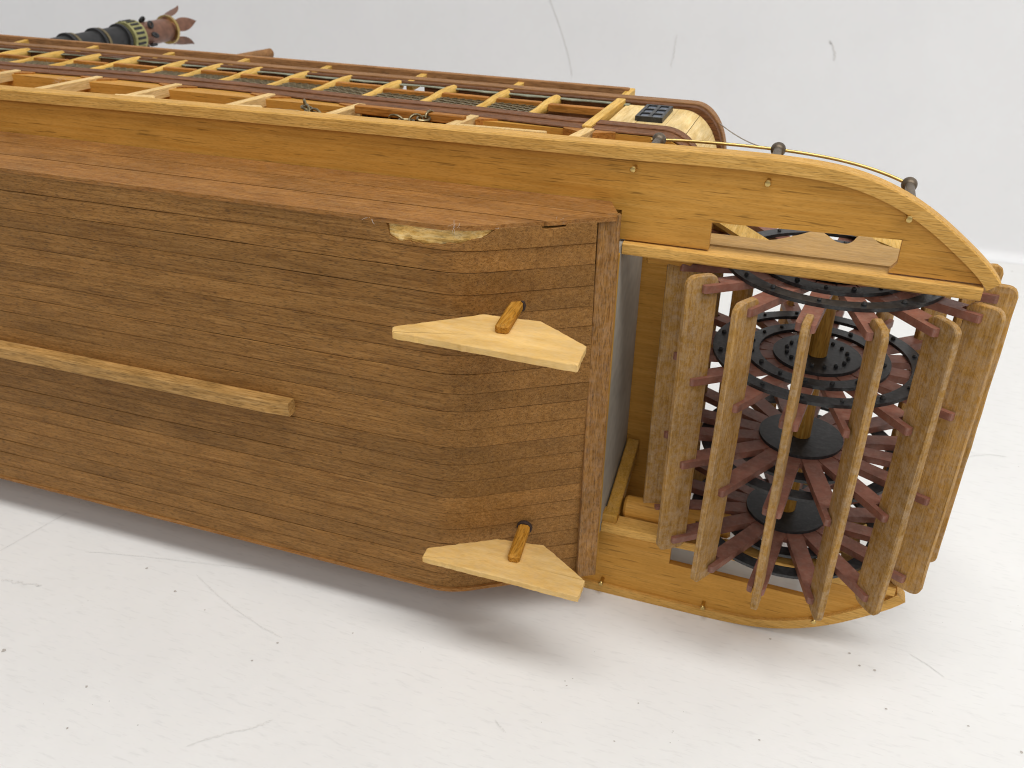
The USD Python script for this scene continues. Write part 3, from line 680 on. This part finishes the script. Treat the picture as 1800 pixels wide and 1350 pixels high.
for j in range(4):
    zc = (1.5 - j) * S_
    for k, a in enumerate(angs):
        w = .00255 + rng.normal(0, .00008); Rt = RR + rng.normal(0, .0004)
        p = Polygon([(.0100, -.0014), (.0132, -.0025), (Rt - .002, -w), (Rt, -w), (Rt, w), (Rt - .002, w), (.0132, .0025), (.0100, .0014)])
        slot = sbox(Rt - .0055, -.00097, Rt + .01, .00097)
        p = p.buffer(-.0009).buffer(.0009, quad_segs=3).difference(slot)
        if p.geom_type != 'Polygon': p = max(p.geoms, key=lambda g: g.area)
        m = radial(p, a + rng.normal(0, .004), zc - ST2, zc + ST2)
        m.vertices[:, 2] += (np.hypot(m.vertices[:, 0] - Xw, m.vertices[:, 1] - Yw) - .02) * rng.normal(0, .006)
        put('spoke', m, 'rust_paint', PWH)
    put('hub_plate', join([extrude_xy(Point(Xw, Yw).buffer(.0150, quad_segs=12).difference(Point(Xw, Yw).buffer(.0026)), zc - .0008, zc + .0008)]), 'rust_paint', PWH)
    up = 1 if j < 2 else -1
    def ring(r0_, r1_, z0, z1, name):
        Rg = Point(Xw, Yw).buffer(r1_, quad_segs=20).difference(Point(Xw, Yw).buffer(r0_, quad_segs=20))
        put(name, extrude_xy(Rg, min(z0, z1), max(z0, z1)), 'black_paint', PWH)
    zs = zc + up * (ST2 + .00002)
    ring(.0262, .0302, zs, zs + up * .0010, 'outer_ring')
    ring(.0166, .0207, zs, zs + up * .0010, 'inner_ring')
    for s2 in (1, -1):
        z0 = zc + s2 * (ST2 + .00002)
        Rg = Point(Xw, Yw).buffer(.0126, quad_segs=16).difference(Point(Xw, Yw).buffer(.0024))
        put('hub_disc', extrude_xy(Rg, min(z0, z0 + s2 * .001), max(z0, z0 + s2 * .001)), 'black_paint', PWH)
    for nm, r, off in (('outer_ring_rivets', .0282, 0), ('inner_ring_rivets', .0187, 0)):
        ms = [lathe((Xw + r * math.cos(a), Yw + r * math.sin(a), zs + up * .0009), (Xw + r * math.cos(a), Yw + r * math.sin(a), zs + up * .0030), [(0, 0), (.00062 * q, 0), (.00062 * q, .0005), (.0004 * q, .0009 * q), (0, .0010 * q)], 8) for a, q in zip(np.array(angs) + rng.normal(0, .02, 16), rng.uniform(.75, 1.2, 16))]
        put(nm, join(ms), 'black_paint', PWH, kind='stuff')
    if j < 2:
        ms = [lathe((Xw + .0088 * math.cos(a), Yw + .0088 * math.sin(a), zs + .0009), (Xw + .0088 * math.cos(a), Yw + .0088 * math.sin(a), zs + .003), [(0, 0), (.0006, 0), (.0006, .0006), (.0004, .0010), (0, .0011)], 8) for a in angs]
        put('hub_rivets', join(ms), 'black_paint', PWH, kind='stuff')
# paddles: round-cornered boards slotted into the spoke ends
for k, a in enumerate(angs):
    ra, rb = RR - .0052, RR + .0043; za, zb = -.0466 + rng.normal(0, .0003), .0456 + rng.normal(0, .0003); th = .00095; a = a + rng.normal(0, .006); lean = rng.normal(0, .012)
    pts = sbox(ra, za, rb, zb).buffer(-.0026).buffer(.0026, quad_segs=4).segmentize(.006)
    ring = np.array(pts.exterior.coords)[:-1] + rng.normal(0, .00006, (len(pts.exterior.coords) - 1, 2))
    kk = len(ring); ctr = ring.mean(0); c = .00025
    inn = ring.copy(); inn[:, 0] += np.where(ring[:, 0] > ctr[0], -c, c); inn[:, 1] += np.where(ring[:, 1] > ctr[1], -c, c)
    V, F = [], []
    for rg, t in ((inn, -th), (ring, -th + c), (ring, th - c), (inn, th)):
        for r, z in rg:
            tt = t + lean * z * .6 + .0006 * math.sin((z + .02 * (k % 3)) * 40) * .6
            V.append((Xw + r * math.cos(a) - tt * math.sin(a), Yw + r * math.sin(a) + tt * math.cos(a), z))
    for L_ in range(3):
        for q in range(kk):
            i0, i1 = L_ * kk + q, L_ * kk + (q + 1) % kk
            F += [(i0, i1, i1 + kk), (i0, i1 + kk, i0 + kk)]
    tri = trimesh.creation.triangulate_polygon(Polygon(inn), engine='earcut')
    from scipy.spatial import cKDTree
    mp = cKDTree(inn).query(tri[0])[1]
    for f in tri[1]:
        F.append(tuple(mp[f][::-1])); F.append(tuple(mp[f] + 3 * kk))
    m = tm(V, F); m.fix_normals()
    put('paddle', m, 'paddle_wood', PWH)

# ------------------------------------------------------------------ small blemishes
def fuzz(center, n, L, seed):
    r2 = np.random.default_rng(seed); ms = []
    for _ in range(n):
        d = r2.normal(0, 1, 3); d /= np.linalg.norm(d); b = r2.normal(0, 1, 3) * .4
        t = np.linspace(0, 1, 6)[:, None]; c = np.array(center) + r2.normal(0, L * .4, 3) * (1.6, .3, .5)
        ms.append(tube(c + (d * t + b * 2.5 * t * t) * L * r2.uniform(.3, .7), .000022, 4))
    return join(ms)
for i, (c, n, L) in enumerate((((-.0215, -.0004, .0608), 5, .0016), ((.0015, -.0006, .0612), 7, .0015), ((.0105, .0050, .0608), 7, .0014), ((.0240, .0145, .0610), 7, .0014), ((-.1825, .068, .0722), 10, .005))):
    put('dust_fluff', fuzz(c, n, L, i + 5), 'fluff', B, kind='stuff')
